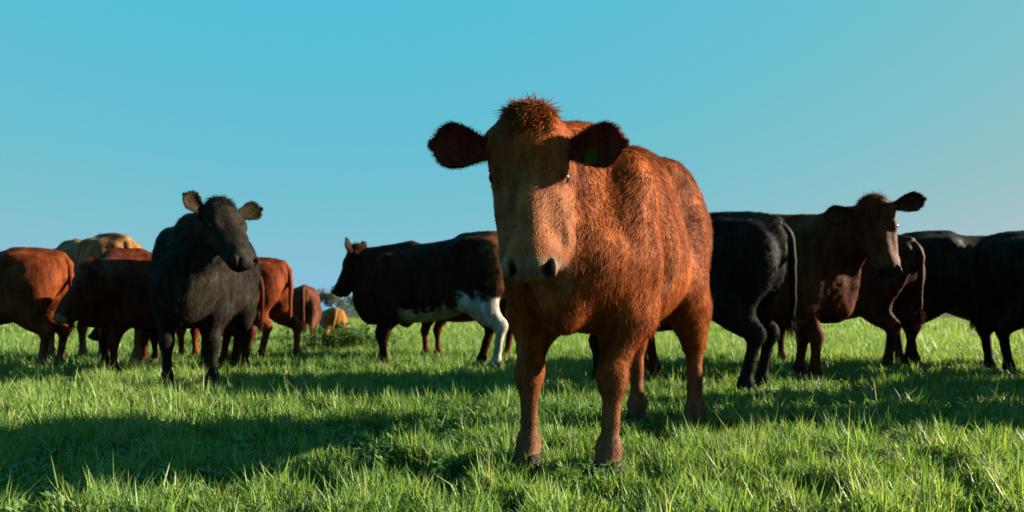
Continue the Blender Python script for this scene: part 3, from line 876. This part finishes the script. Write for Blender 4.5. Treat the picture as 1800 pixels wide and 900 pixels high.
def clover(n):
    y = 1.6 + 5.2 * RNG.random(n) ** 1.4; x = RNG.uniform(-1, 1, n) * (0.76 * y + .6)
    k = n2d(x, y, 1.3, 21) * .6 + n2d(x, y, 4.0, 5) * .4 > .52
    x, y = x[k], y[k]; n = len(x)
    z = RNG.uniform(.03, .085, n); a0 = RNG.uniform(0, 6.28, n); r = RNG.uniform(.010, .019, n)
    V = []; C = []
    c = np.array((.07, .135, .035)) * RNG.uniform(.6, 1.5, (n, 1))
    p = np.stack([x, y, z], 1); tl = RNG.normal(0, .35, (n, 2))
    for q in range(3):
        a = a0 + q * 2.094
        e = np.stack([np.cos(a), np.sin(a), tl[:, 0] * np.cos(a) + tl[:, 1] * np.sin(a) + .15], 1) * r[:, None]
        f = np.stack([-np.sin(a), np.cos(a), -tl[:, 0] * np.sin(a) + tl[:, 1] * np.cos(a)], 1) * r[:, None] * .5
        V.append(np.stack([p, p + e * .7 + f, p + e * 1.25, p + e * .7 - f], 1)); C.append(np.repeat(c[:, None, :], 4, 1))
    V = np.concatenate(V).reshape(-1, 3); C = np.concatenate(C).reshape(-1, 3)
    return mesh_from('clover', V, np.arange(len(V)).reshape(-1, 4), M_BLADE, C, False)
tag(clover(26000), 'small clover leaves scattered through the turf', 'clover', None, 'stuff')

# ------------------------------------------------------------------ weeds behind
def weeds(name, cx, cy, rx, ry, n, hmax):
    VV, FF, CC = [], [], []; o = 0
    for i in range(n):
        x = cx + random.gauss(0, rx); y = cy + random.gauss(0, ry); h = hmax * random.uniform(.5, 1)
        for k in range(11):
            z = h * random.uniform(.15, 1); a = random.uniform(0, 6.28); L = .11 * random.uniform(.6, 1.3); w = L * .42
            d = np.array((math.cos(a), math.sin(a), random.uniform(-.2, .7))); d /= np.linalg.norm(d)
            s = nrm(np.cross(d, (0, 0, 1))); p = np.array((x, y, z))
            VV += [p, p + d * L * .5 + s * w * .5, p + d * L, p + d * L * .5 - s * w * .5]
            FF.append((o, o + 1, o + 2, o + 3)); o += 4
            c = np.array((.04, .08, .018)) * random.uniform(.6, 1.5)
            CC += [c] * 4
        p = np.array((x, y, 0)); s = np.array((.006, 0, 0))
        VV += [p - s, p + s, p + s * .5 + (0, 0, h), p - s * .5 + (0, 0, h)]
        FF.append((o, o + 1, o + 2, o + 3)); o += 4; CC += [np.array((.06, .12, .03))] * 4
    return mesh_from(name, VV, FF, M_BLADE, np.array(CC), False)
tag(weeds('weeds', -2.30, 10.2, .34, .25, 130, .40), 'tall leafy weeds growing left of the white bellied cow', 'weeds', None, 'stuff')

# ------------------------------------------------------------------ far trees
def tree(x, y, h, r, label, col, n=2600):
    root = bpy.data.objects.new('tree', None); root.location = (x, y, 0); link(root); tag(root, label, 'tree', 'trees along the far edge of the field')
    tv, tf = tube([(0, 0, -.1), (.05, 0, h * .25), (-.05, .05, h * .55), (0.0, 0, h * .8)], [h * .035, h * .028, h * .018, h * .008], 8)
    tr = mesh_from('trunk', tv, tf, M_BARK, None, True, root)
    for k in range(5):
        a = k * 1.3 + x; z0 = h * (.25 + .07 * k)
        bv, bf = tube([(0, 0, z0), (math.cos(a) * r * .4, math.sin(a) * r * .4, z0 + h * .15), (math.cos(a) * r * .75, math.sin(a) * r * .75, z0 + h * .22)], [h * .014, h * .01, h * .004], 6)
        mesh_from('limb', bv, bf, M_BARK, None, True, root)
    cl = [(random.gauss(0, r * .42), random.gauss(0, r * .42), h * random.uniform(.32, .92), r * random.uniform(.25, .45)) for _ in range(16)]
    P = []
    for i in range(n):
        c = random.choice(cl); v = nrm(RNG.normal(0, 1, 3)) * c[3] * random.random() ** .4
        P.append((c[0] + v[0], c[1] + v[1], c[2] + v[2] * .8))
    P = np.array(P); D = rows(RNG.normal(0, 1, P.shape)); E = rows(np.cross(D, RNG.normal(0, 1, P.shape))); s = h * .034
    V = np.stack([P - D * s, P + E * s * .6, P + D * s, P - E * s * .6], 1).reshape(-1, 3)
    c = np.repeat(np.array(col) * RNG.uniform(.6, 1.4, (n, 1)), 4, axis=0)
    mesh_from('crown', V, np.arange(len(V)).reshape(-1, 4), M_LEAF, c, False, root)

for (px, Y, h_, r_, lab) in [
        (583, 70, 2.9, 1.7, 'grey green rounded tree far behind the calf lying down'),
        (612, 78, 2.2, 1.8, 'small grey green tree far behind the muzzle of the dark cow'),
        (1520, 75, 1.6, 1.6, 'low grey green tree far under the chest of the brown cow'),
        (1548, 84, 1.5, 1.6, 'small far bush left of the reddish brown cow'),
        (1685, 90, 1.4, 1.7, 'low far bush seen between the legs of the black cows')]:
    tree(world_xy(px, Y), Y, h_, r_, lab, (0.06, 0.075, 0.05))  # distance haze put into the leaf colour as a greyed green
